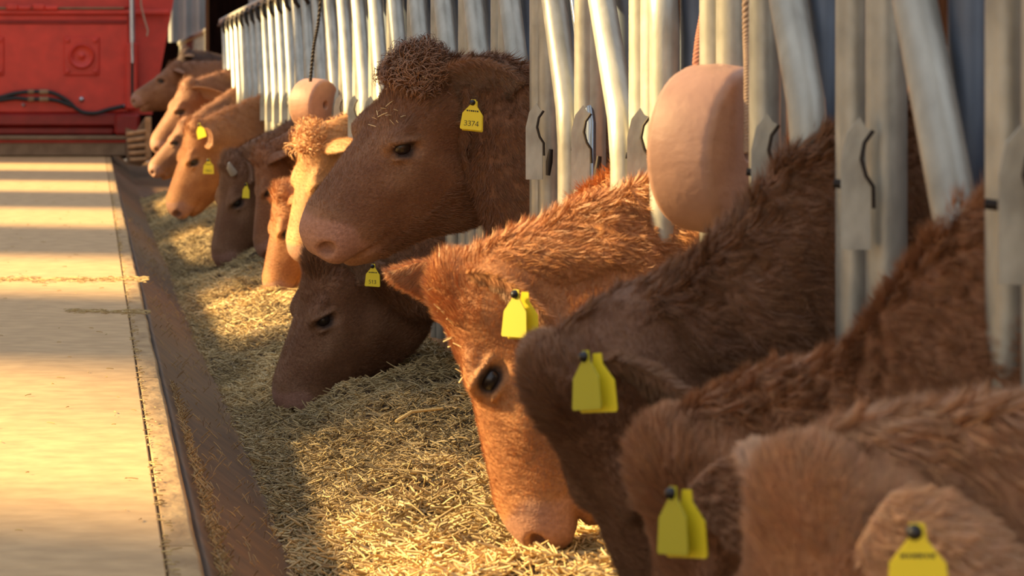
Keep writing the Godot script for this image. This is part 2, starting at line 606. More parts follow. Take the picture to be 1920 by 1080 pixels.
func ear_tag(cow: Node3D, where: Vector3, out: Vector3, up: Vector3, size: float, code: String, mark: String, back: bool, dull := false) -> void:
	out = out.normalized()
	up = (up - out * up.dot(out)).normalized()
	var t := Transform3D(Basis(up.cross(out), up, out), where - cow.position)
	var o := MeshInstance3D.new()
	o.name = "ear_tag"
	var g := Geo.new()
	var shape := PackedVector2Array()
	for p in TAG_SHAPE:
		shape.append(Vector2(p[0], p[1]) * size)
	g.plate(Transform3D(), shape, 0.0022)
	o.mesh = g.mesh()
	o.material_override = mats.olive_tag if dull else mats.yellow_tag
	o.transform = t
	o.set_meta("label", "olive yellow plastic ear tag" if dull else "bright yellow plastic ear tag")
	cow.add_child(o, true)
	var s := Geo.new()
	s.lathe(Transform3D(Basis(Vector3.RIGHT, PI / 2), Vector3(-0.002, -0.006, -0.003) * size), [[0.0001, 0.011], [0.005 * size, 0.010], [0.0075 * size, 0.004], [0.0075 * size, 0.0], [0.0001, 0.0]], 12)
	part("stud", s, mats.stud, o)
	if back:
		var bg := Geo.new()
		bg.plate(Transform3D(Basis(Vector3.UP, 0.3), Vector3(0.004, -0.003, -0.016) * size), shape, 0.0022)
		part("back_plate", bg, mats.yellow_tag, o)
	if code == "":
		return
	var pr := Geo.new()
	for i in 6:   # the row of small dark print under the neck of the tag
		pr.box(Transform3D(Basis(), Vector3((-0.0125 + i * 0.005) * size, -0.0265 * size, 0.0013)), Vector3([0.0042, 0.0028, 0.0042][i % 3] * size, 0.0036 * size, 0.0005), 0.0001)
	part("print", pr, mats.ink, o)
	lettering(code, 0.012 * size, Vector3(0, -0.058 * size, 0.0012), mats.ink, o)
	if mark:
		lettering(mark, 0.008 * size, Vector3(0, -0.041 * size, 0.0012), mats.ink, o)


func lettering(text: String, high: float, where: Vector3, mat: Material, parent: Node3D) -> void:
	var tm := TextMesh.new()
	var f := SystemFont.new()
	f.font_names = PackedStringArray(["Droid Sans"])
	tm.font = f
	tm.text = text
	tm.font_size = 32
	tm.pixel_size = high / 23.0
	tm.depth = 0.0008
	var o := MeshInstance3D.new()
	o.name = "print"
	o.mesh = tm
	o.material_override = mat
	o.position = where
	parent.add_child(o, true)


# d: o / m = where the skull's middle and the muzzle appear, z = distance, dz = how far the nose swings to the camera,
# roll = turn of the forehead to the camera, neck = [height, half depth] at the fence, coat, ears ...
func cow(d: Dictionary) -> Node3D:
	var fine: bool = d.get("fine", false)
	var z: float = d.z
	var skull := at(d.o[0], d.o[1], z)
	var nose := at(d.m[0], d.m[1], z - d.get("dz", 0.0))
	var fwd := (nose - skull).normalized()
	var k: float = d.get("size", clampf((nose - skull).length() / 0.425, 0.88, 1.15))
	var ref := Vector3(-1, 0.9, 0)
	var dorsal := (ref - fwd * ref.dot(fwd)).normalized()
	dorsal = dorsal.rotated(fwd, deg_to_rad(-d.get("roll", 0.0)))
	var head := Transform3D(Basis(fwd * k, dorsal * k, fwd.cross(dorsal) * k), skull)
	var fz: float = d.get("fz", 6.16 + 0.595 * roundf((z - 6.16) / 0.595))
	var body_z: float = d.get("bz", fz)
	var root := thing("cow", d.label, "cow", Vector3(2.3, PEN_Y, -body_z), "cattle feeding along the fence")
	var base := root.position
	var coat: Color = d.coat
	var pale := Color(coat.r * 1.45 + 0.02, coat.g * 1.7 + 0.02, coat.b * 1.9 + 0.02)
	var flesh := Color(0.50, 0.28, 0.205).lerp(coat, 0.25)
	var dark := Color(coat.r * 0.55, coat.g * 0.5, coat.b * 0.5)
	var g := Geo.new()
	var long := PackedFloat32Array()
	var flow := PackedVector3Array()
	# head
	var hd: Dictionary = head_fine if fine else head_plain
	var hv: PackedVector3Array = hd.v
	var seed_off: float = z * 7.3
	for p in hv:
		var n1 := bump_noise.get_noise_3d(p.x * 9.0 + seed_off, p.y * 9.0, p.z * 9.0)
		var col := coat.lerp(dark, clampf(0.35 * n1 + 0.1, 0.0, 1.0)).lerp(pale, clampf(-0.5 * n1, 0.0, 0.4))
		var side := absf(p.z)
		var es := eye_axes(p)
		var eye_d := Vector2(es.x / 0.056, es.y / 0.04).length()
		if side > 0.05:
			col = col.lerp(pale, 0.5 * (1.0 - smoothstep(0.6, 1.25, eye_d)))
			var under := Vector2((p.x - 0.205) / 0.06, (p.y + 0.045) / 0.05).length()
			col = col.lerp(pale, 0.5 * (1.0 - smoothstep(0.3, 1.1, under)))
			col = col.lerp(Color(0.055, 0.032, 0.024), 1.0 - smoothstep(0.4, 0.66, eye_d))
		col = col.lerp(pale, 0.5 * smoothstep(0.33, 0.41, p.x))
		var pad := smoothstep(0.372, 0.394, p.x - 0.55 * maxf(0.0, p.y + 0.045) - 0.1 * sin(p.y * 60.0) * 0.06) * (1.0 - 0.6 * smoothstep(0.115, 0.13, -p.y))
		col = col.lerp(flesh, pad)
		var nost := ((p - Vector3(0.472, -0.046, 0.066 * signf(p.z))) / Vector3(0.037, 0.020, 0.028)).length()
		col = col.lerp(Color(0.17, 0.085, 0.07), 1.0 - smoothstep(0.75, 1.05, nost))
		g.ink = col
		g.put(head * p - base)
		var lg := 0.008
		if p.x > 0.385 and p.y < -0.03 or p.x > 0.41 or eye_d < 0.75 and side > 0.05:
			lg = 0.0
		elif p.x < 0.06 and p.y > 0.0:
			lg = lerpf(0.014, d.get("tuft", 0.032), smoothstep(0.01, 0.07, p.y))
		elif p.x < 0.14 and p.y > 0.02:
			lg = 0.011
		elif p.y < -0.15:
			lg = 0.012
		if p.x < -0.08 and p.y < -0.06:
			lg = 0.0
		long.append(lg)
		flow.append((head.basis * Vector3(-1.0, -0.2, 0.0)).normalized() + Vector3(0, -0.25, 0))
	for i in hd.ix:
		g.ix.append(i)
	# neck, trunk and rump as one swept shell
	var fy: float = d.neck[0]
	var fd: float = d.neck[1]
	var line := func(x: float, mid: float, half: float) -> Array:
		return [Vector3(x, mid + half, -body_z), Vector3(x, mid - half, -body_z)]
	var ends := [[head * Vector3(0.05, -0.02, 0), head * Vector3(0.10, -0.22, 0)], [head * Vector3(-0.045, 0.045, 0), head * Vector3(0.025, -0.315, 0)], [], [Vector3(FENCE_X + 0.02, fy + fd, -fz), Vector3(FENCE_X + 0.02, fy - fd, -fz)],
		line.call(1.50, lerpf(fy, 0.52, 0.6) + d.get("withers", 0.0), 0.29), line.call(1.95, 0.50, 0.34), line.call(2.75, 0.48, 0.34), line.call(3.2, 0.56, 0.27), line.call(3.36, 0.6, 0.06)]
	ends[2] = [ends[1][0].lerp(ends[3][0], 0.5) + Vector3(0, d.get("arch", 0.015), 0), ends[1][1].lerp(ends[3][1], 0.5) + Vector3(0, d.get("sag", 0.0), 0)]
	var tops := []
	var lows := []
	for e in ends:
		tops.append(e[0])
		lows.append(e[1])
	var wide := [0.07 * k, 0.100 * k, 0.105, d.get("thick", 0.088), 0.165, 0.205, 0.21, 0.18, 0.05]
	var sides := 40 if fine else 24
	var per := 12 if fine else 6
	var rows := []
	var from := g.ix.size()
	var last: float = ends.size() - 1.001
	var total := (ends.size() - 1) * per
	for i in total + 1:
		var t := minf(float(i) / per, last)
		var tp: Vector3 = spline(tops, t)
		var lw: Vector3 = spline(lows, t)
		var m := (tp + lw) * 0.5
		var t1 := minf(t + 0.05, last)
		var t0 := maxf(t - 0.05, 0.0)
		var tan: Vector3 = (spline(tops, t1) + spline(lows, t1) - spline(tops, t0) - spline(lows, t0)).normalized()
		var hd_ := (tp - lw).length() * 0.5
		var up := (tp - lw).normalized()
		var lat := tan.cross(up).normalized()
		var hw_: float = spline(wide, t)
		var egg := 0.22 * smoothstep(0.5, 2.0, t) * (1.0 - smoothstep(3.0, 5.0, t))
		var row := []
		for s in sides:
			var a := TAU * s / sides
			var ca := cos(a)
			var q := m + up * (ca * hd_) + lat * (signf(sin(a)) * pow(absf(sin(a)), 0.85) * hw_ * (1.0 - egg * ca))
			var out := (up * ca / hd_ + lat * sin(a) / hw_).normalized()
			var fold := bump_noise.get_noise_3d(t * 34.0 + seed_off, ca * 6.0, sin(a) * 6.0)
			var lump := bump_noise.get_noise_3d(q.x * 14.0, q.y * 14.0 + seed_off, q.z * 14.0)
			var amt := smoothstep(0.8, 1.6, t) * (1.0 - smoothstep(3.2, 4.0, t))
			q += out * (fold * 0.010 + lump * 0.014) * amt
			var n1 := bump_noise.get_noise_3d(q.x * 7.0 + seed_off, q.y * 7.0, q.z * 7.0)
			g.ink = coat.lerp(dark, clampf(0.45 * n1 + 0.12, 0.0, 1.0)).lerp(pale, clampf(-0.3 * n1, 0.0, 0.25))
			row.append(g.put(q - base))
			var lg: float = d.get("neck_hair", 0.017) * smoothstep(0.3, 1.2, t) * (1.0 + 0.7 * smoothstep(0.75, 1.0, ca))
			long.append(lg if t < 4.2 else 0.0)
			flow.append(tan * 0.8 + Vector3(0, -0.7, 0))
		rows.append(row)
	for i in total:
		for s in sides:
			g.quad(rows[i][s], rows[i][(s + 1) % sides], rows[i + 1][(s + 1) % sides], rows[i + 1][s])
	for e in [0, total]:
		g.ink = coat
		var mid := g.put((spline(tops, minf(float(e) / per, last)) + spline(lows, minf(float(e) / per, last))) * 0.5 - base)
		long.append(0.0)
		flow.append(Vector3.DOWN)
		for s in sides:
			if e == 0:
				g.tri(mid, rows[e][(s + 1) % sides], rows[e][s])
			else:
				g.tri(mid, rows[e][s], rows[e][(s + 1) % sides])
	g.orient(from)
	# legs and tail
	g.ink = coat
	for s in [-1, 1]:
		var w := Vector3(0, 0, 0.13 * s)
		var c0 := Vector3(1.72, 0, -body_z) - base + w
		g.tube([c0 + Vector3(0, 0.35, 0), c0 + Vector3(-0.03, 0.14, 0), c0 + Vector3(0.0, 0.02, 0), c0 + Vector3(-0.01, -0.12, 0), c0 + Vector3(-0.02, -0.2, 0), c0 + Vector3(-0.04, PEN_Y, 0)], [0.12, 0.085, 0.055, 0.042, 0.045, 0.055], 10)
		var c1 := Vector3(3.02, 0, -body_z) - base + w
		g.tube([c1 + Vector3(0.05, 0.5, 0), c1 + Vector3(-0.06, 0.22, 0), c1 + Vector3(0.14, 0.02, 0), c1 + Vector3(0.12, -0.1, 0), c1 + Vector3(0.11, -0.19, 0), c1 + Vector3(0.08, PEN_Y, 0)], [0.19, 0.13, 0.06, 0.045, 0.047, 0.055], 10)
	var rump := Vector3(3.36, 0.72, -body_z) - base
	g.tube([rump + Vector3(-0.1, 0, 0), rump + Vector3(0.06, -0.06, 0), rump + Vector3(0.08, -0.35, 0), rump + Vector3(0.05, -0.65, 0)], [0.04, 0.03, 0.022, 0.04], 8)
	while long.size() < g.v.size():
		long.append(0.0)
		flow.append(Vector3.DOWN)
	node("body", g.mesh(), mats.coat, root)
	# eyes
	for s in [-1, 1]:
		var eg := Geo.new()
		var prof := []
		for i in 9:
			var a := PI * i / 8.0 - PI / 2
			prof.append([maxf(cos(a), 0.001) * 0.0255 * k, sin(a) * 0.0255 * k])
		eg.lathe(Transform3D(Basis(), head * Vector3(0.159, -0.001, 0.080 * s) - base), prof, 14)
		part("eye", eg, mats.eye, root)
	# ears
	var spots: Array[Transform3D] = []
	var tints := PackedColorArray()
	var inner := Color(coat.r * 0.7 + 0.15, coat.g * 0.8 + 0.11, coat.b * 0.9 + 0.08)
	var ear_coat: Color = coat.lerp(pale, d.get("ear_tone", 0.15))
	for s in [-1, 1]:      # -1: the side that looks to the camera
		var bs := head * Vector3(0.0, 0.010, 0.098 * s)
		var spec: Array = d.get("ear" if s < 0 else "far_ear", [])
		var dir: Vector3 = spec[0] if spec else head.basis * Vector3(-0.30, -0.10, 1.0 * s)
		var open: Vector3 = spec[1] if spec else head.basis * Vector3(0.55, -0.75, 0.25 * s)
		var el: float = (spec[2] if spec.size() > 2 else 0.185) * k
		var ew: float = (spec[3] if spec.size() > 3 else 0.105) * k
		var eg := ear_geo(bs - base, dir, open, el, ew, ear_coat, inner)
		part("ear", eg, mats.coat, root)
		var el_long := PackedFloat32Array()
		var el_flow := PackedVector3Array()
		for i in eg.v.size():
			el_long.append(0.016 if fine else 0.011)
			el_flow.append(dir.normalized() + Vector3(0, -0.5, 0))
		grow_hair(eg, el_long, el_flow, d.get("hair", 9000.0) * 2.2, 0.35, 0.0, 9.0, spots, tints)
	grow_hair(g, long, flow, d.get("hair", 9000.0), d.get("wild", 0.35), d.get("curl", 0.0), 1.28 - base.x, spots, tints)
	if d.has("curls"):
		var top_long := PackedFloat32Array()
		var cs: Array[Transform3D] = []
		var ct := PackedColorArray()
		for i in g.v.size():
			var p := hv[i] if i < hv.size() else Vector3(1, 0, 0)
			top_long.append(d.curls * (0.6 + 0.4 * smoothstep(0.03, 0.08, p.y)) if p.x < 0.055 and p.y > 0.022 and absf(p.z) < 0.09 else 0.0)
		grow_hair(g, top_long, flow, d.get("hair", 9000.0) * 0.9, 1.5, 1.2, 9.0, cs, ct)
		copies("topknot", curl_mesh, mats.hair, cs, ct, root)
	if spots.size():
		copies("coat_hair", hair_mesh, mats.hair, spots, tints, root)
	for e in d.get("tags", []):
		ear_tag(root, at(e[0], e[1], e[2]), e[3], e[4] if e.size() > 4 else Vector3.UP, e[5] if e.size() > 5 else 1.0, e[6] if e.size() > 6 else "", e[7] if e.size() > 7 else "", e[8] if e.size() > 8 else false, e[9] if e.size() > 9 else false)
	if d.has("straw"):
		var sp: Array[Transform3D] = []
		var st := PackedColorArray()
		for i in d.straw:
			var lp := Vector3(rng.randf_range(-0.04, 0.16), 0, rng.randf_range(-0.09, 0.03))
			lp.y = 0.094 - lp.x * 0.24 - lp.z * lp.z * 3.0
			var sz := rng.randf_range(0.010, 0.028)
			var tilt := Basis.from_euler(Vector3(rng.randf_range(-1, 1), rng.randf() * TAU, rng.randf_range(-1, 1)))
			sp.append(Transform3D(tilt.scaled(Vector3.ONE * sz), head * lp))
			st.append(Color(0.75, 0.55, 0.28))
		var o := copies(numbered("straw_scraps"), straw_mesh, mats.straw, sp, st, self)
		tag(o, "straw scraps caught in the hair of " + d.straw_of, "straw", "", "stuff")
	return root


# ---------------------------------------------------------------- the scene
func _ready() -> void:
	rng.seed = 20
	bump_noise.seed = 4
	bump_noise.frequency = 1.0
	bump_noise.fractal_octaves = 3

	var cam := Camera3D.new()
	cam.name = "camera"
	cam.projection = Camera3D.PROJECTION_FRUSTUM
	cam.near = 0.1
	cam.far = 200.0
	cam.size = 0.1 * 1080.0 / FOC
	cam.frustum_offset = Vector2((960.0 - CX) / FOC, -(540.0 - CY) / FOC) * 0.1
	cam.position = Vector3(0, EYE, 0)
	var lens := CameraAttributesPhysical.new()
	lens.frustum_near = 0.1
	lens.frustum_far = 200.0
	lens.frustum_focal_length = 100.0
	lens.frustum_focus_distance = 6.3
	lens.exposure_aperture = 9.0
	cam.attributes = lens
	add_child(cam)
	cam.current = true

	var env := Environment.new()
	env.background_mode = Environment.BG_SKY
	var sky_mat := ProceduralSkyMaterial.new()
	sky_mat.sky_top_color = Color(0.74, 0.77, 0.82)
	sky_mat.sky_horizon_color = Color(0.97, 0.92, 0.82)
	sky_mat.ground_bottom_color = Color(0.45, 0.38, 0.30)
	sky_mat.ground_horizon_color = Color(0.72, 0.66, 0.58)
	sky_mat.sun_angle_max = 1.0
	sky_mat.sky_energy_multiplier = 1.0
	var sky := Sky.new()
	sky.sky_material = sky_mat
	env.sky = sky
	env.background_energy_multiplier = 0.8
	env.tonemap_mode = Environment.TONE_MAPPER_LINEAR
	env.tonemap_exposure = 1.85
	env.sdfgi_enabled = true
	env.ssao_enabled = true
	env.ssil_enabled = true
	var we := WorldEnvironment.new()
	we.name = "environment"
	we.environment = env
	add_child(we)

	var sun := DirectionalLight3D.new()
	sun.name = "sun"
	sun.light_color = Color(1.0, 0.86, 0.60)
	sun.light_energy = 3.2
	sun.light_angular_distance = 6.5
	sun.shadow_enabled = true
	add_child(sun)
	sun.look_at_from_position(Vector3.ZERO, Vector3(1.0, -0.54, 0.25))

	make_materials()
	hair_mesh = hair_tuft()
	straw_mesh = straw_blade()
	curl_mesh = curl_tuft()
	head_fine = surface_of_head(0.0075)
	head_plain = surface_of_head(0.013)
	print("head ", head_fine.v.size(), " ", Time.get_ticks_msec())

	build_setting()
	build_fence()
	build_wagon()
	build_licks()
	build_cattle()
	print("cattle ", Time.get_ticks_msec())
	build_feed()
	print("done ", Time.get_ticks_msec())


func slab(parent: Node3D, called: String, lo: Vector3, hi: Vector3, mat: Material, bevel := 0.005) -> MeshInstance3D:
	var g := Geo.new()
	g.box(Transform3D(Basis(), (lo + hi) * 0.5), hi - lo, bevel)
	return part(called, g, mat, parent)


# ---------------------------------------------------------------- alley, trough, barn
func build_setting() -> void:
	var floor_o := structure("floor", "tan concrete feed alley with bands of sunlight", "floor")
	slab(floor_o, "alley_slab", Vector3(-8.0, -0.3, -60.0), Vector3(0.1105, 0.0, 3.0), mats.concrete, 0.003)
	var kerb := structure("trim_1", "pale concrete kerb along the edge of the feed trough", "kerb")
	var r := RandomNumberGenerator.new()
	r.seed = 3
	# the kerb is cast in lengths with a fine joint; its edge is a little worn
	var z := 3.0
	while z > -32.0:
		var l := 2.4
		var g := Geo.new()
		var from := g.ix.size()
		var rows := []
		var n := 12
		for i in n + 1:
			var zz := z - (l - 0.006) * i / n
			var wob := bump_noise.get_noise_1d(zz * 3.0) * 0.006
			var row := []
			for p in [[0.113, -0.28], [0.113, -0.006], [0.118, -0.001 + wob * 0.2], [0.160 + wob, -0.001], [0.170 + wob, -0.010 - wob], [0.172 + wob, -0.28]]:
				row.append(g.put(Vector3(p[0], p[1], zz)))
			rows.append(row)
		for i in n:
			for k in 6:
				g.quad(rows[i][k], rows[i][(k + 1) % 6], rows[i + 1][(k + 1) % 6], rows[i + 1][k])
		for e in [0, n]:
			var pts := []
			for k in 6:
				pts.append(g.v[rows[e][k]])
			g.face(pts, Vector3(0.14, -0.14, z - l * 0.5))
		part("kerb_length", g, mats.kerb, kerb)
		z -= l
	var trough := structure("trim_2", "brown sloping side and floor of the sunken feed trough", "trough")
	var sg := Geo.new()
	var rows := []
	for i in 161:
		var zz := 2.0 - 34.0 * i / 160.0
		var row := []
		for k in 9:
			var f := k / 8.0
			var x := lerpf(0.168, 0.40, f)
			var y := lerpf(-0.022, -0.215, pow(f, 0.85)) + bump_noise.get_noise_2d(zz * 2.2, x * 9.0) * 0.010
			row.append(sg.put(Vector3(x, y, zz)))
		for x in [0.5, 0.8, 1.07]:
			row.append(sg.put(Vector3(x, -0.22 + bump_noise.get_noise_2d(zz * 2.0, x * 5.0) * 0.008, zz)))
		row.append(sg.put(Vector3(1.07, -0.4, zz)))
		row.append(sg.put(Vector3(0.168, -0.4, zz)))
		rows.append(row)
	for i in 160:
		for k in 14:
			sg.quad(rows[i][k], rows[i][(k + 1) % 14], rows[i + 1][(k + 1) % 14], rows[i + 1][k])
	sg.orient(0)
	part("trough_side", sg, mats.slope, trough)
	var pen := structure("floor", "brown pen floor behind the feed fence", "floor")
	slab(pen, "pen_slab", Vector3(1.2, PEN_Y - 0.2, -60.0), Vector3(12.0, PEN_Y, 3.0), mats.pen_floor)
	var kerb2 := structure("trim_3", "low concrete kerb under the feed fence", "kerb")
	slab(kerb2, "kerb_body", Vector3(1.08, -0.4, -34.0), Vector3(1.22, -0.02, 2.0), mats.kerb, 0.01)
	for i in 9:    # boards bolted on top of the kerb
		var zz := -1.0 - i * 3.0
		slab(kerb2, "kerb_board", Vector3(1.062, -0.10, zz - 2.97), Vector3(1.085, 0.045, zz), mats.pale_wood, 0.004)
	# the far side of the barn: boarded bays with openings between them, the low sun comes through
	var wl := structure("wall_left", "boarded bays of the far barn side with open gaps between", "wall")
	for k in range(-2, 6):
		var zc := -(9.66 + 4.35 * k)
		slab(wl, "boarded_bay", Vector3(-6.6, 0.0, zc - (1.22 if k != -1 else 0.88)), Vector3(-6.5, 6.0, zc + 1.22), mats.barn_panel)
	slab(wl, "added_shade_panel", Vector3(-6.58, 3.7, -8.5), Vector3(-6.52, 6.0, -7.42), mats.barn_panel)  # unseen panel, added to keep sun off the feed and fence behind
	slab(wl, "low_wall", Vector3(-6.62, 0.0, -60.0), Vector3(-6.48, 0.9, 3.0), mats.barn_panel)
	slab(wl, "eaves_beam", Vector3(-6.65, 6.0, -60.0), Vector3(-6.45, 6.3, 3.0), mats.dark_wood)
	var wr := structure("wall_right", "dark boarded wall at the back of the pen", "wall")
	for i in 60:
		var zz := 2.0 - i * 0.72
		slab(wr, "board", Vector3(6.0, PEN_Y, zz - 0.71), Vector3(6.06 + 0.01 * (i % 3), 4.2, zz), mats.dark_wood)
	# end of the barn behind the wagon
	var wb := structure("wall_back", "corrugated grey sheet wall far behind the feed wagon", "wall")
	for i in 14:
		var g := Geo.new()
		var x0 := 0.95 + i * 0.17
		var ring := []
		for e in [0.0, 4.0]:
			for k in 9:
				var a := k / 8.0
				ring.append(Vector3(x0 + a * 0.17, 1.28 + e, -33.0 + 0.035 * sin(a * TAU)))
		for k in 8:
			g.face([ring[k], ring[k + 1], ring[k + 10], ring[k + 9]], Vector3(x0, 2, -40))
			g.face([ring[k] + Vector3(0, 0, -0.01), ring[k + 1] + Vector3(0, 0, -0.01), ring[k + 10] + Vector3(0, 0, -0.01), ring[k + 9] + Vector3(0, 0, -0.01)], Vector3(x0, 2, -20))
		part("sheet", g, mats.sheet_metal, wb)
	slab(wb, "end_wall", Vector3(-6.5, -0.3, -36.2), Vector3(6.0, 5.0, -36.0), mats.dark_wood)
	slab(wb, "door_post", Vector3(1.0, -0.3, -23.3), Vector3(1.35, 3.0, -22.6), mats.dark_wood)


# ---------------------------------------------------------------- feed fence
func build_fence() -> void:
	var fence := thing("feed_fence", "long galvanized feed fence of upright pipes with slanting swing bars", "fence", Vector3(FENCE_X, -0.02, -3.0))
	var o := fence.position
	# distances along the fence: upright, second pipe, rear pipe, then the swing bar at y = 1.2 and where it straightens (height, distance)
	var spots := [[2.66, 2.60, 2.40, 2.56, 0.75, 2.42], [3.573 - 0.612, 2.88, 2.76, 2.92, 0.75, 2.72]]
	for e in [[1600.0, 1662.0, 1820.0, 1715.0, 0.19], [1434.0, 1443.0, 1548.0, 1477.0, 0.179, 3.68], [1203.0, 1228.0, 1304.0, 1244.0, 0.171, 4.62], [1098.0, 1112.0, 1175.0, 1128.0, 0.168], [1012.0, 1030.0, 1073.0, 1038.0, 0.135]]:
		var post: float = 1.046 * FOC / (e[0] - CX)
		var za: float = 1.02 * FOC / (e[3] - CX)
		var ya: float = EYE + CY * za / FOC
		var zb: float = 1.02 * FOC / (e[3] + e[4] * 200.0 - CX)
		var yb: float = EYE - (200.0 - CY) * zb / FOC
		var lean: float = (za - zb) / (ya - yb)
		var end: float = e[5] if e.size() > 5 else maxf(post - 0.53, zb - 0.14)
		spots.append([post, 1.062 * FOC / (e[1] - CX), 1.08 * FOC / (e[2] - CX), za + lean * (1.2 - ya), yb + (end - zb) / lean if end > zb else yb - (zb - end) / lean, end])
	spots.append([4.36, 4.297, -1.0])
	var first: Array = spots[6]
	var zz := 6.067 + 0.595
	while zz < 20.9:
		var off: float = zz - first[0]
		spots.append([zz, first[1] + off, first[2] + off, first[3] + off, first[4], first[5] + off])
		zz += 0.595
	var top := 1.26
	var straight := func(r: float, sides: int) -> ArrayMesh:
		var g := Geo.new()
		g.tube([Vector3(0, 0, 0), Vector3(0, top + 0.02, 0)], [r], sides)
		return g.mesh()
	var thin: ArrayMesh = straight.call(0.024, 16)
	var wide: ArrayMesh = straight.call(0.027, 16)
	for i in spots.size():
		var z: float = spots[i][0]
		var put := func(called: String, m: Mesh, mat: Material, dx: float, d: float) -> MeshInstance3D:
			var q := node(called, m, mat, fence)
			q.position = Vector3(FENCE_X + dx, -0.02, -d) - o
			return q
		put.call("post", thin, mats.pipe, -0.004, z)
		put.call("pipe", wide, mats.pipe, 0.012, spots[i][1])
		if spots[i].size() < 6:
			continue
		put.call("pipe", wide, mats.shade_tinted_pipe, 0.03, spots[i][2])
		# swing bar, leaning, with its foot upright
		var g := Geo.new()
		var a := Vector3(1.02, 1.2, -spots[i][3]) - o
		var b := Vector3(1.02, spots[i][4], -spots[i][5]) - o
		var c := Vector3(1.02, 0.02, -spots[i][5]) - o
		g.tube([a, a.lerp(b, 0.5), a.lerp(b, 0.93), b + Vector3(0, -0.05, 0), c], [0.027], 16)
		part("swing_bar", g, mats.pipe, fence)
		if i == 6:
			var sb := Geo.new()
			sb.tube([a + Vector3(0.03, 0, 0.10), b + Vector3(0.03, 0, 0.075), c + Vector3(0.03, 0, 0.06)], [0.011], 12)
			part("bright_rod", sb, mats.shiny_pipe, fence)
		var zl: float = spots[i][0] - 0.10
		# latch plate with its bolt; an added dark rod paints the shaded gap
		if z < 16.0:
			var lg := Geo.new()
			var y0 := 0.63
			var shape := PackedVector2Array()
			for p in [[-0.020, -0.10], [-0.020, 0.02], [-0.012, 0.055], [0.004, 0.075], [0.012, 0.062], [0.020, 0.058], [0.008, 0.04], [0.004, 0.02], [0.010, -0.002], [0.018, -0.016], [0.018, -0.10]]:
				shape.append(Vector2(p[0], p[1]))
			var lt := Transform3D(Basis(Vector3.UP, -0.25), Vector3(1.012, y0, -zl + 0.03) - o)
			lg.plate(lt, shape, 0.012)
			var plate := part("latch_plate", lg, mats.pipe, fence)
			var sg := Geo.new()
			var pts := []
			for p in [[0.021, 0.058], [0.010, 0.042], [0.006, 0.02], [0.012, -0.002], [0.021, -0.016], [0.0215, -0.045]]:
				pts.append(lt * Vector3(p[0], p[1], 0.008))
			sg.tube(pts, [0.0028], 6)
			part("gap_shade_rod", sg, mats.dark_steel, plate)
			var bg := Geo.new()
			var bp := Vector3(FENCE_X - 0.028, y0 - 0.018, -z + 0.02) - o
			bg.tube([bp + Vector3(-0.012, 0.002, 0.01), bp + Vector3(0.02, -0.002, 0.02)], [0.0065, 0.0065], 6)
			bg.tube([bp + Vector3(0.008, 0, 0.014), bp + Vector3(0.016, -0.001, 0.018)], [0.0105, 0.0105], 10)
			part("bolt", bg, mats.dark_steel, plate)
			if i >= 4 and i <= 7:
				var hg := Geo.new()
				var hp := lt * Vector3(0.034, -0.06, 0.012)
				hg.tube([hp + Vector3(0.004, 0.03, 0), hp + Vector3(0.0, 0.0, 0), hp + Vector3(-0.003, -0.03, 0)], [0.005, 0.008, 0.005], 6)
				part("catch", hg, mats.dark_steel, plate)
		# hook on the control rod under the top rail
		var kg := Geo.new()
		var kp := Vector3(FENCE_X - 0.03, top - 0.05, -z + 0.2) - o
		kg.tube([kp + Vector3(0, 0.04, 0), kp + Vector3(-0.02, 0.0, 0.02), kp + Vector3(-0.01, -0.05, 0.03), kp + Vector3(0.01, -0.075, 0.02)], [0.012, 0.014, 0.012, 0.008], 6)
		part("rod_hook", kg, mats.dark_steel, fence)
	var rails := Geo.new()
	rails.tube([Vector3(FENCE_X, top, -2.0) - o, Vector3(FENCE_X, top, -21.2) - o], [0.03], 14)
	part("top_rail", rails, mats.pipe, fence)
	var low := Geo.new()
	low.tube([Vector3(FENCE_X + 0.02, 0.03, -2.0) - o, Vector3(FENCE_X + 0.02, 0.03, -21.2) - o], [0.028], 14)
	part("bottom_rail", low, mats.pipe, fence)
	var rod := Geo.new()
	rod.tube([Vector3(FENCE_X - 0.03, top - 0.03, -2.0) - o, Vector3(FENCE_X - 0.03, top - 0.03, -21.2) - o], [0.012], 8)
	part("control_rod", rod, mats.dark_steel, fence)
	# the fence goes on past the door post
	var far := thing("feed_fence", "farther stretch of galvanized fence beside the red wagon", "fence", Vector3(FENCE_X, -0.02, -24.0))
	for i in 14:
		var q := node("post", wide, mats.pipe, far)
		q.position = Vector3(0, 0, -i * 0.55)
		var q2 := node("pipe", thin, mats.pipe, far)
		q2.position = Vector3(0.02, 0, -i * 0.55 + 0.28)
	var fr := Geo.new()
	fr.tube([Vector3(0, top, 0.3), Vector3(0, top, -7.6)], [0.035], 10)
	part("top_rail", fr, mats.pipe, far)


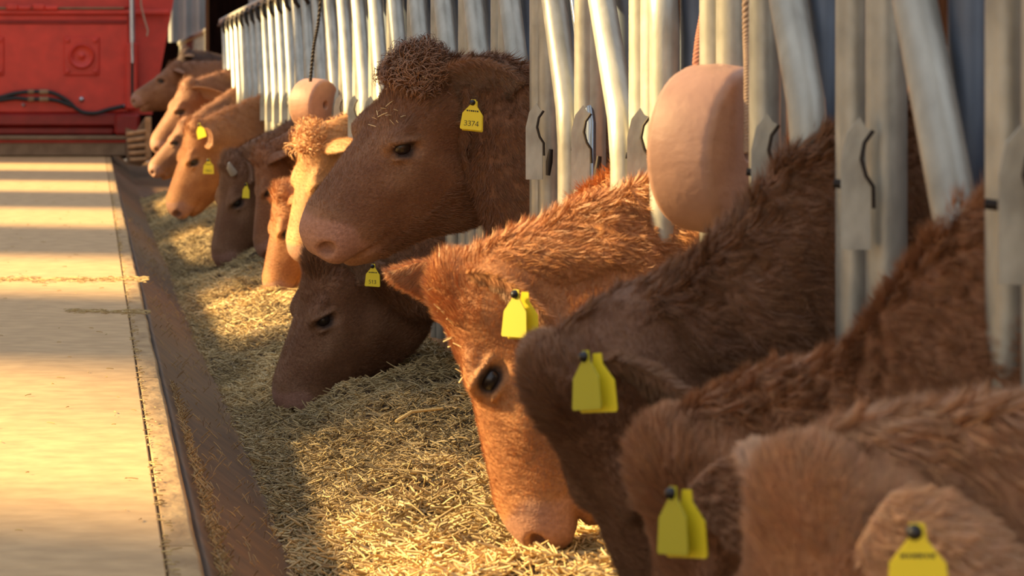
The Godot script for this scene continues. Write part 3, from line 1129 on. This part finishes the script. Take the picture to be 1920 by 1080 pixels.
# ---------------------------------------------------------------- red feed wagon
func build_wagon() -> void:
	var zw := 26.6
	var k := zw / FOC
	var w := thing("feed_wagon", "red feed mixer wagon parked across the end of the alley", "wagon", at(60, 293, zw))
	var o := w.position
	var pt := func(px: float, py: float, fwd: float) -> Vector3:
		return at(px, py, zw) + Vector3(0, 0, fwd) - o
	var panel := func(called: String, x0: float, y0: float, x1: float, y1: float, front: float, deep: float, mat: Material, parent: Node3D, bevel: float) -> MeshInstance3D:
		var a: Vector3 = pt.call(x0, y1, front - deep)
		var b: Vector3 = pt.call(x1, y0, front)
		return slab(parent, called, a, b, mat, bevel)
	# tub
	panel.call("rear_panel", -420.0, 25.0, 243.0, 213.0, 0.0, 2.6, mats.red_paint, w, 0.02)
	panel.call("upper_tub", -420.0, -220.0, 243.0, 17.0, -0.06, 2.5, mats.red_paint, w, 0.02)
	panel.call("flange", -420.0, 14.0, 233.0, 17.5, 0.05, 0.1, mats.dusty_beam, w, 0.006)
	panel.call("flange", -420.0, 18.5, 318.0, 27.0, 0.045, 0.1, mats.red_paint, w, 0.008)
	panel.call("rib", -420.0, 38.0, 238.0, 45.0, 0.02, 0.06, mats.deep_red_paint, w, 0.01)
	for i in 4:
		panel.call("hinge", 12.0 + i * 25.0 - (i % 2) * 3.0, 8.0 + (i % 2) * 3.0, 34.0 + i * 25.0, 19.0, 0.08, 0.06, mats.red_paint, w, 0.01)
	var wing := Geo.new()
	var shape := PackedVector2Array()
	for p in [[243, -220], [338, -220], [326, 0], [318, 45], [302, 130], [286, 215], [243, 215]]:
		var q: Vector3 = pt.call(p[0], p[1], 0.0)
		shape.append(Vector2(q.x, q.y))
	wing.plate(Transform3D(Basis(), Vector3(0, 0, -0.12)), shape, 0.06)
	part("side_wing", wing, mats.red_paint, w)
	# round swelling at the foot of the tub and the bearing plates
	for cx in [-26.0, 153.0]:
		var bp := panel.call("bearing_plate", cx - 34.0, 68.0, cx + 34.0, 142.0, 0.022, 0.05, mats.red_paint, w, 0.012) as MeshInstance3D
		var c: Vector3 = pt.call(cx, 105.0, 0.02)
		var g := Geo.new()
		g.lathe(Transform3D(Basis(Vector3.RIGHT, PI / 2), c), [[0.001, 0.05], [3 * k * 2, 0.05], [3.4 * k * 2, 0.03], [9 * k * 2, 0.03], [10 * k * 2, 0.055], [11.5 * k * 2, 0.055], [12.2 * k * 2, 0.0]], 32)
		part("bearing", g, mats.red_paint, bp)
		for s in [[-1, -1], [1, -1], [-1, 1], [1, 1]]:
			var hb := Geo.new()
			hb.lathe(Transform3D(Basis(Vector3.RIGHT, PI / 2), pt.call(cx + s[0] * 26.0, 105.0 + s[1] * 29.0, 0.02)), [[0.001, 0.03], [4 * k, 0.03], [4.6 * k, 0.02], [4.6 * k, 0.0]], 6)
			part("bolt", hb, mats.red_paint, bp)
	for b in [[153.0, 186.0, 5.0], [44.0, 197.0, 3.5], [232.0, 199.0, 4.0]]:
		var hb := Geo.new()
		hb.lathe(Transform3D(Basis(Vector3.RIGHT, PI / 2), pt.call(b[0], b[1], 0.0)), [[0.001, 0.05], [b[2] * k, 0.045], [b[2] * k * 1.15, 0.0]], 8)
		part("grease_nipple", hb, mats.chrome, w)
	# ram at the right edge
	panel.call("ram_bracket", 235.0, 80.0, 258.0, 205.0, 0.10, 0.1, mats.red_paint, w, 0.015)
	panel.call("slot_shade_strip", 245.0, 112.0, 250.0, 190.0, 0.106, 0.02, mats.hose, w, 0.002)  # raised black strip, painted-in shade of a slot
	var ram := Geo.new()
	ram.tube([pt.call(245, -200, 0.16), pt.call(247.5, 80, 0.16)], [5.2 * k], 14)
	part("ram_cylinder", ram, mats.chrome, w)
	var rod := Geo.new()
	rod.tube([pt.call(247.5, 78, 0.16), pt.call(248, 118, 0.16)], [3.0 * k], 12)
	part("ram_rod", rod, mats.chrome, w)
	var cable := Geo.new()
	cable.tube([pt.call(262, -40, 0.1), pt.call(264, 10, 0.1), pt.call(270, 35, 0.1), pt.call(277, 58, 0.1), pt.call(275, 68, 0.1)], [1.6 * k], 8)
	part("cable", cable, mats.pale_rope, w)
	# hydraulic hoses
	for h in [[[-60, 196], [0, 183], [25, 176], [52, 172.5], [90, 172.5], [110, 179], [128, 190], [142, 203], [158, 211], [180, 212], [205, 205], [232, 199]], [[-60, 199], [0, 188], [30, 184], [52, 186], [90, 186], [112, 190], [135, 199]]]:
		var g := Geo.new()
		var pts := []
		for p in h:
			pts.append(pt.call(p[0], p[1], 0.09))
		var smooth := []
		for i in (pts.size() - 1) * 4 + 1:
			smooth.append(spline(pts, minf(i / 4.0, pts.size() - 1.001)))
		g.tube(smooth, [4.2 * k], 10)
		var hose := part("hydraulic_hose", g, mats.hose, w)
		var y: float = 172.5 if h[0][1] == 196 else 186.0
		for x in [[53.0, 64.0], [74.0, 91.0]]:
			var f := Geo.new()
			f.tube([pt.call(x[0], y, 0.09), pt.call(x[1], y, 0.09)], [4.9 * k], 10)
			part("coupling", f, mats.dusty_beam, hose)
	# frame under the tub
	panel.call("frame_beam", -420.0, 213.0, 245.0, 236.0, 0.06, 2.0, mats.deep_red_paint, w, 0.02)
	panel.call("lower_beam", -420.0, 237.0, 214.0, 253.0, 0.0, 1.8, mats.deep_red_paint, w, 0.02)
	panel.call("end_block", 214.0, 212.0, 262.0, 254.0, 0.10, 0.8, mats.deep_red_paint, w, 0.03)
	panel.call("scraper_rail", -420.0, 254.0, 236.0, 262.0, 0.09, 0.6, mats.dusty_beam, w, 0.01)
	panel.call("scraper_edge", -420.0, 262.5, 236.0, 267.0, 0.06, 0.6, mats.red_paint, w, 0.008)
	panel.call("scraper_board", -420.0, 267.0, 236.0, 292.5, 0.05, 0.5, mats.dusty_beam, w, 0.012)
	# slatted outlet beside the wagon's foot
	var z2 := 25.0
	var out := thing("feed_outlet", "pale slatted feed chute at the foot of the red wagon", "chute", at(262, 300, z2))
	var back := Geo.new()
	var sh := PackedVector2Array()
	for p in [[236, 240], [256, 246], [272, 222], [284, 219], [284, 296], [262, 312], [238, 308]]:
		var q := at(p[0], p[1], z2) - out.position
		sh.append(Vector2(q.x, q.y))
	back.plate(Transform3D(Basis(Vector3.UP, 0.1), Vector3(0, 0, -0.08)), sh, 0.05)
	part("chute_back", back, mats.dusty_beam, out)
	var up := Geo.new()
	up.box(Transform3D(Basis(), at(278, 258, z2) - out.position), Vector3(0.06, 0.40, 0.07), 0.01)
	part("upright", up, mats.pale_wood, out)
	for i in 5:
		var g := Geo.new()
		var y := 250.0 + i * 12.0
		var a := at(238.0 + i * 1.5, y + 1.0, z2) - out.position
		var b := at(281.0, y - 6.0 + i * 1.5, z2) - out.position
		g.tube([a, a.lerp(b, 0.5) + Vector3(0, 0, 0.06), b], [0.020], 8, Vector2(1.0, 0.7))
		part("slat", g, mats.pale_wood, out)


# ---------------------------------------------------------------- hanging mineral licks and ropes
func twisted(pts: Array, r: float, turns: float, mat: Material, parent: Node3D) -> void:
	for s in 2:
		var g := Geo.new()
		var line := []
		var n := int(turns * 10.0)
		for i in n + 1:
			var t := float(i) / n
			var p: Vector3 = spline(pts, minf(t * (pts.size() - 1), pts.size() - 1.001))
			var a := t * turns * TAU + s * PI
			line.append(p + Vector3(cos(a), 0, sin(a)) * r * 0.62)
		g.tube(line, [r * 0.68], 7)
		part("strand", g, mat, parent)


func build_licks() -> void:
	for e in [[1404.0, 283.0, 4.22, 0.137, "large pinkish round mineral lick hanging behind the third cow's neck", true], [610.0, 197.0, 10.85, 0.108, "small far mineral lick disc hung on the fence by a knotted cord", false]]:
		var c := at(e[0], e[1], e[2])
		var r: float = e[3]
		var lick := thing("mineral_lick", e[4], "mineral lick", c, "hanging mineral licks")
		var axis := Vector3(0.74, -0.04, 0.67).normalized()
		var b := Basis(axis.cross(Vector3.UP).normalized(), axis, axis.cross(Vector3.UP).normalized().cross(axis))
		var g := Geo.new()
		var t := 0.115
		var prof := [[0.016, -0.03], [0.016, 0.0], [0.022, 0.002], [r * 0.86, 0.002], [r * 0.95, -0.002], [r, -0.014], [r * 1.03, -t * 0.5], [r, -t + 0.014], [r * 0.95, -t + 0.002], [r * 0.86, -t], [0.016, -t], [0.016, -0.03]]
		g.lathe(Transform3D(b, Vector3.ZERO), prof, 48)
		part("lick_disc", g, mats.mineral, lick)
		var h := Geo.new()
		h.lathe(Transform3D(b, -axis * 0.035), [[0.001, 0.0], [0.0155, 0.0], [0.0155, -0.02], [0.001, -0.02]], 16)
		part("hole_shade_plug", h, mats.stud, lick)  # black plug, painted-in shade inside the hole
	var r1 := thing("rope", "pale twisted rope in front of the large mineral lick's flat face", "rope", at(1401, 280, 4.16))
	var o := r1.position
	twisted([at(1398, -70, 4.16) - o, at(1400, 60, 4.16) - o, at(1402, 130, 4.15) - o, at(1402, 210, 4.15) - o, at(1401, 284, 4.16) - o], 0.0055, 26, mats.pale_rope, r1)
	var r2 := thing("rope", "reddish twisted rope behind the large mineral lick's left side", "rope", at(1308, 130, 4.45))
	o = r2.position
	twisted([at(1330, -70, 4.45) - o, at(1322, 20, 4.45) - o, at(1312, 80, 4.45) - o, at(1305, 150, 4.4) - o], 0.0075, 15, mats.rope, r2)
	var r3 := thing("rope", "thin dark knotted cord above the far mineral lick", "rope", at(588, 152, 10.7))
	o = r3.position
	twisted([at(604, -40, 10.7) - o, at(597, 40, 10.7) - o, at(588, 90, 10.7) - o, at(582, 152, 10.72) - o], 0.006, 14, mats.dark_steel, r3)


# ---------------------------------------------------------------- cattle
func build_cattle() -> void:
	var red := Color(0.30, 0.125, 0.05)
	var brown := Color(0.245, 0.110, 0.048)
	var ginger := Color(0.46, 0.19, 0.062)
	var tan := Color(0.40, 0.19, 0.085)
	# near to far
	cow({"label": "nearest cow, its tagged round ear at the lower right corner of the view", "fine": true, "o": [1572, 955], "m": [1430, 1660], "z": 2.7, "dz": 0.02, "roll": 22, "fz": 2.68, "bz": 2.32, "neck": [0.24, 0.20], "coat": Color(0.47, 0.245, 0.125),
		"ear": [Vector3(0.72, -0.42, 0.5), Vector3(-0.35, -0.35, -0.9), 0.19, 0.15], "far_ear": [Vector3(0.3, 0.2, -0.9), Vector3(-0.5, -0.6, 0.2), 0.17, 0.1], "ear_tone": 0.5, "hair": 39000.0, "tuft": 0.018,
		"tags": [[1718, 985, 2.5, Vector3(-0.15, 0.05, 1), Vector3(-0.03, 1, 0), 1.1, "053", "", true]]})
	cow({"label": "second nearest cow, long brown mane, head running out of the bottom edge", "fine": true, "o": [1325, 885], "m": [1350, 1500], "z": 3.22, "roll": 5, "fz": 3.03, "bz": 2.86, "neck": [0.42, 0.21], "arch": -0.05, "withers": 0.06, "coat": Color(0.40, 0.185, 0.082),
		"ear": [Vector3(0.5, -0.45, 0.65), Vector3(-0.3, -0.6, -0.7), 0.19, 0.15], "hair": 33000.0, "tuft": 0.022,
		"tags": [[1262, 915, 3.02, Vector3(-0.9, 0.1, 0.42), Vector3(-0.3, 1, 0), 1.05, "", "", true, true]]})
	cow({"label": "third nearest cow, dark brown shaded neck and drooping pale-edged ear with olive tag", "fine": true, "o": [1108, 718], "m": [1270, 1245], "z": 3.68, "roll": 12, "fz": 3.66, "bz": 3.5, "neck": [0.49, 0.21], "arch": -0.02, "coat": brown,
		"ear": [Vector3(0.68, -0.16, 0.7), Vector3(-0.15, -0.6, 0.75), 0.19, 0.15], "ear_tone": 0.45, "tuft": 0.02, "hair": 30000.0,
		"tags": [[1098, 660, 3.45, Vector3(-0.85, 0.1, 0.5), Vector3(-0.3, 1, 0), 1.05, "", "", true, true]]})
	cow({"label": "sunlit ginger cow with both ears out, muzzle down in the bright straw", "fine": true, "o": [905, 545], "m": [960, 980], "z": 4.7, "dz": 0.04, "roll": -18, "fz": 4.66, "bz": 4.5, "neck": [0.42, 0.18], "coat": ginger,
		"ear": [Vector3(0.72, -0.25, 0.6), Vector3(-0.25, -0.5, 0.8), 0.18, 0.115], "far_ear": [Vector3(-0.85, 0.22, -0.25), Vector3(-0.3, -0.4, 0.8), 0.17, 0.10], "hair": 27000.0, "tuft": 0.024,
		"tags": [[968, 545, 4.48, Vector3(-0.8, 0.1, 0.6), Vector3(-0.05, 1, 0), 1.1, "", "", true, true]], "straw": 26, "straw_of": "the sunlit ginger cow"})
	cow({"label": "ginger cow whose sunlit neck ridge shows just behind the ginger cow with both ears out", "fine": true, "o": [985, 550], "m": [1010, 890], "z": 5.4, "fz": 5.03, "bz": 5.12, "neck": [0.44, 0.17], "coat": ginger, "hair": 21000.0})
	cow({"label": "big brown cow with raised head, curly topknot and bright yellow ear tag", "fine": true, "o": [802, 172], "m": [586, 412], "z": 6.3, "dz": 0.05, "roll": 24, "fz": 6.16, "neck": [0.54, 0.26], "coat": brown,
		"ear": [Vector3(0.9, 0.2, 0.4), Vector3(-0.3, -0.15, 0.9), 0.19, 0.165], "ear_tone": 0.25, "hair": 22500.0, "tuft": 0.016, "curls": 0.042,
		"tags": [[888, 188, 6.06, Vector3(-0.15, 0.05, 1), Vector3(0.1, 1, 0), 0.95, "3374", "", true]], "straw": 24, "straw_of": "the big brown cow with raised head"})
	cow({"label": "brown cow below the big one, head down in profile with a small yellow tag", "fine": true, "o": [628, 500], "m": [522, 738], "z": 7.55, "roll": 16, "fz": 7.38, "neck": [0.28, 0.19], "coat": brown,
		"ear": [Vector3(0.72, 0.15, 0.6), Vector3(-0.2, -0.3, 0.9), 0.155, 0.11], "ear_tone": 0.3, "hair": 16000.0,
		"tags": [[700, 496, 7.3, Vector3(-0.45, 0.05, 0.9), Vector3(0.03, 1, 0), 0.85, "513", "", false]]})
	cow({"label": "pale gold sunlit cow with curly poll beside the big cow's nose", "o": [603, 272], "m": [548, 462], "z": 10.2, "roll": 22, "neck": [0.45, 0.19], "coat": Color(0.55, 0.27, 0.10), "hair": 5000.0, "tuft": 0.02, "curls": 0.045})
	cow({"label": "orange sunlit cow, muzzle low behind the head-down brown cow's poll", "o": [545, 372], "m": [500, 530], "z": 10.75, "roll": 10, "neck": [0.38, 0.19], "coat": ginger, "hair": 5000.0})
	cow({"label": "reddish cow, narrow face seen between the horned cow and the sunlit orange ones", "o": [510, 298], "m": [482, 462], "z": 11.8, "roll": 5, "neck": [0.42, 0.19], "coat": red, "hair": 4000.0})
	var f5 := cow({"label": "brown cow with a small pale horn stub, eating straw from the trough", "o": [449, 314], "m": [408, 466], "size": 1.08, "z": 13.0, "roll": 18, "neck": [0.42, 0.2], "coat": brown, "hair": 4000.0,
		"ear": [Vector3(0.3, -0.3, 0.9), Vector3(-0.3, -0.3, 0.8), 0.15, 0.10], "tags": [[462, 344, 12.8, Vector3(-0.8, 0.05, 0.6), Vector3.UP, 1.0, "", "", false]]})
	var hg := Geo.new()
	var hp := at(431, 318, 12.88) - f5.position
	hg.tube([hp + Vector3(0.02, -0.02, -0.02), hp + Vector3(0, 0.01, 0), hp + Vector3(-0.005, 0.035, 0.01)], [0.022, 0.018, 0.006], 10)
	part("horn_stub", hg, mats.horn, f5)
	cow({"label": "sunlit orange cow with yellow tags on both ears, far down the row", "o": [376, 250], "m": [328, 358], "size": 1.08, "z": 15.4, "roll": 16, "neck": [0.50, 0.20], "coat": ginger, "hair": 3000.0,
		"ear": [Vector3(0.35, -0.35, 0.85), Vector3(-0.35, -0.2, 0.85), 0.16, 0.11],
		"tags": [[391, 298, 15.15, Vector3(-0.2, 0.05, 1), Vector3.UP, 1.2, "1852", "", false], [373, 232, 15.25, Vector3(-0.6, 0.05, 0.8), Vector3(-0.4, 1, 0), 1.2, "", "", false]]})
	cow({"label": "brown cow in shade, only its long nose showing left of the tagged orange cow", "o": [352, 240], "m": [288, 304], "z": 18.4, "roll": 6, "neck": [0.55, 0.2], "coat": red, "hair": 2000.0})
	cow({"label": "brown cow with rounded forehead, nose hanging beside the wagon's corner", "o": [360, 170], "m": [302, 244], "size": 1.1, "z": 19.0, "roll": 14, "neck": [0.66, 0.2], "coat": red, "hair": 2000.0,
		"ear": [Vector3(0.9, -0.1, 0.4), Vector3(-0.2, -0.6, 0.7), 0.26, 0.11]})
	cow({"label": "farthest brown cow holding its head level in front of the red wagon", "o": [331, 134], "m": [251, 178], "z": 21.2, "roll": 4, "neck": [0.74, 0.19], "coat": red, "hair": 2000.0})
	cow({"label": "dark cow half hidden behind the farthest level-headed cow", "o": [352, 108], "m": [300, 160], "z": 22.2, "neck": [0.80, 0.2], "coat": Color(0.10, 0.045, 0.025), "hair": 2000.0})


# ---------------------------------------------------------------- feed and loose straw
func feed_height(x: float, d: float) -> float:     # d: distance from the camera
	var fill := 1.0
	fill -= 0.75 * smoothstep(11.6, 12.6, d) * (1.0 - smoothstep(13.2, 14.0, d)) * (1.0 - smoothstep(0.55, 0.8, x))
	fill -= 0.8 * smoothstep(6.3, 6.9, d) * (1.0 - smoothstep(7.6, 8.2, d)) * (1.0 - smoothstep(0.55, 0.75, x))
	var start := lerpf(0.42, 0.34, smoothstep(8.0, 9.0, d))
	var h := -0.22 + fill * (0.09 * smoothstep(start - 0.06, start + 0.30, x) + 0.06 * smoothstep(0.6, 1.05, x))
	h += bump_noise.get_noise_2d(x * 3.2, d * 2.2) * 0.045 * smoothstep(start, start + 0.25, x) + bump_noise.get_noise_2d(x * 14.0, d * 14.0) * 0.014 * smoothstep(start - 0.04, start + 0.1, x)
	return h


func build_feed() -> void:
	var r := RandomNumberGenerator.new()
	r.seed = 77
	var bed := Geo.new()
	var nx := 40
	var nz := 420
	for i in nz + 1:
		var d := 2.0 + 19.5 * pow(float(i) / nz, 1.6)
		for j in nx + 1:
			var x := lerpf(0.30, 1.075, float(j) / nx)
			bed.put(Vector3(x, feed_height(x, d), -d))
	for i in nz:
		for j in nx:
			var a := i * (nx + 1) + j
			bed.quad(a, a + nx + 1, a + nx + 2, a + 1)
	var n0 := (bed.v[bed.ix[2]] - bed.v[bed.ix[0]]).cross(bed.v[bed.ix[1]] - bed.v[bed.ix[0]])
	if n0.y < 0.0:
		for i in range(0, bed.ix.size(), 3):
			var t := bed.ix[i + 1]
			bed.ix[i + 1] = bed.ix[i + 2]
			bed.ix[i + 2] = t
	var feed := thing("chopped_feed", "golden chopped straw and silage heaped along the trough", "feed", Vector3.ZERO)
	feed.set_meta("kind", "stuff")
	var bed_o := part("feed_bed", bed, mats.feed_bed, feed)
	bed_o.set_meta("kind", "stuff")
	var places: Array[Transform3D] = []
	var tints := PackedColorArray()
	for zone in [[3.6, 8.2, 11500.0], [8.2, 12.5, 6500.0], [12.5, 21.0, 4500.0]]:
		var count := int((zone[1] - zone[0]) * 0.76 * zone[2])
		for i in count:
			var d: float = r.randf_range(zone[0], zone[1])
			var x := r.randf_range(0.31, 1.07)
			var edge := lerpf(0.40, 0.34, smoothstep(7.5, 9.0, d))
			if x < edge and r.randf() > 0.25 + 0.5 * bump_noise.get_noise_2d(d * 3.0, x * 10.0):
				continue
			var l := r.randf_range(0.016, 0.05) * (1.45 if d < 5.6 else 1.0 if d < 8.2 else 1.15)
			if r.randf() < 0.02:
				l = r.randf_range(0.06, 0.14)
			var turn := Basis.from_euler(Vector3(r.randf_range(-0.5, 0.5), r.randf() * TAU, r.randf_range(-0.65, 0.65)))
			var fat := r.randf_range(0.55, 1.4) * (1.35 if d < 5.6 else 1.0)
			var bs := turn * Basis.from_scale(Vector3(l, 0.03 * fat, 0.03 * fat))
			places.append(Transform3D(bs, Vector3(x, feed_height(x, d) + r.randf_range(0.0, 0.016), -d)))
			# silage in patches, plus darker tint painted where the feed lies in shade
			var silage_shade := clampf(0.5 + 1.6 * bump_noise.get_noise_2d(x * 2.0 + 9.0, d * 1.1) + 0.85 * smoothstep(5.2, 5.6, d) * (1.0 - smoothstep(7.0, 7.8, d)) + 0.95 * smoothstep(12.2, 12.8, d) * (1.0 - smoothstep(14.4, 15.2, d)) + 0.45 * (1.0 - smoothstep(0.44, 0.56, x)) - 0.2, 0.0, 1.0)
			var straw_c := Color(0.72, 0.47, 0.17).lerp(Color(0.86, 0.66, 0.34), r.randf())
			var sil := Color(0.17, 0.115, 0.05).lerp(Color(0.40, 0.30, 0.13), pow(r.randf(), 1.5))
			var col := straw_c.lerp(sil, silage_shade * r.randf_range(0.45, 1.0))
			col = col * r.randf_range(0.7, 1.08)
			col.a = 1.0
			tints.append(col)
	copies("straw_pieces", straw_mesh, mats.straw, places, tints, feed)
	# loose straw on the alley and down the trough side
	var lp: Array[Transform3D] = []
	var lt := PackedColorArray()
	var strew := func(x: float, y: float, d: float, l: float) -> void:
		var turn := Basis.from_euler(Vector3(0, r.randf() * TAU, r.randf_range(-0.1, 0.1)))
		lp.append(Transform3D(turn * Basis.from_scale(Vector3(l, 0.02, 0.024)), Vector3(x, y + 0.002 + r.randf() * 0.003, -d)))
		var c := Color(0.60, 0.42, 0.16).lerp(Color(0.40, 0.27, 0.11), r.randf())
		lt.append(c)
	for i in 900:     # a line of straw straight across the alley
		var x := 0.20 - 1.2 * pow(r.randf(), 1.3)
		var d := 9.87 + bump_noise.get_noise_1d(x * 9.0) * 0.09 + r.randfn(0.0, 0.06)
		strew.call(x, 0.0, d, r.randf_range(0.012, 0.04))
	for i in 170:
		var x := r.randf_range(-0.1, 0.18)
		strew.call(x, 0.0, 8.48 - x * 0.25 + r.randfn(0.0, 0.035), r.randf_range(0.012, 0.04))
	for i in 420:     # in the joint beside the kerb
		var d := 3.6 + 14.0 * pow(r.randf(), 1.3)
		strew.call(0.110 + absf(r.randfn(0.0, 0.010)), -0.001, d, r.randf_range(0.006, 0.02))
	for i in 160:
		strew.call(r.randf_range(-0.6, 0.1), 0.0, 3.8 + 16.0 * r.randf(), r.randf_range(0.006, 0.025))
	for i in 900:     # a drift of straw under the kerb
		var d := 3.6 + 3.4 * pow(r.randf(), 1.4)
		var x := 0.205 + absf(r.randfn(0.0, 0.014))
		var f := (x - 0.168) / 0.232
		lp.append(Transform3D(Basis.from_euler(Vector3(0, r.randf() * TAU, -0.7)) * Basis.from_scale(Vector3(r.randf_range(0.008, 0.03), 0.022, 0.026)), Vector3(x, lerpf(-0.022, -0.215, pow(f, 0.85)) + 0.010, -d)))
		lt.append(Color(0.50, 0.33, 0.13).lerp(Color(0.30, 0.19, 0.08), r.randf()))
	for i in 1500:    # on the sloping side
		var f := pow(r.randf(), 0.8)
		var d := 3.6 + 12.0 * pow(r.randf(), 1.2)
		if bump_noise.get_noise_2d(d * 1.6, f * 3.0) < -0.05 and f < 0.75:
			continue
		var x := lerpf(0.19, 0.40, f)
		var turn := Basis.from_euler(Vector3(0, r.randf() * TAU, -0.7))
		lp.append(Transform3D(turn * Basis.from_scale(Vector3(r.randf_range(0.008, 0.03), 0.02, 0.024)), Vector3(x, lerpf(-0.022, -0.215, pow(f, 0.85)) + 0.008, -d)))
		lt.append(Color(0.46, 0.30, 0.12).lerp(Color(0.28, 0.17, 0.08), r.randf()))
	var loose := copies("loose_straw", straw_mesh, mats.straw, lp, lt, self)
	tag(loose, "loose straw scattered across the alley and the trough's sloping side", "straw", "", "stuff")
	# one long stalk on the silage
	var st := Geo.new()
	st.tube([at(742, 790, 5.9), at(772, 772, 5.95), at(830, 766, 6.0)], [0.0035], 6)
	var stalk := part("long_stalk", st, mats.stalk, self)
	tag(stalk, "single long straw stalk on the shade-tinted silage beside the ginger muzzle", "straw")
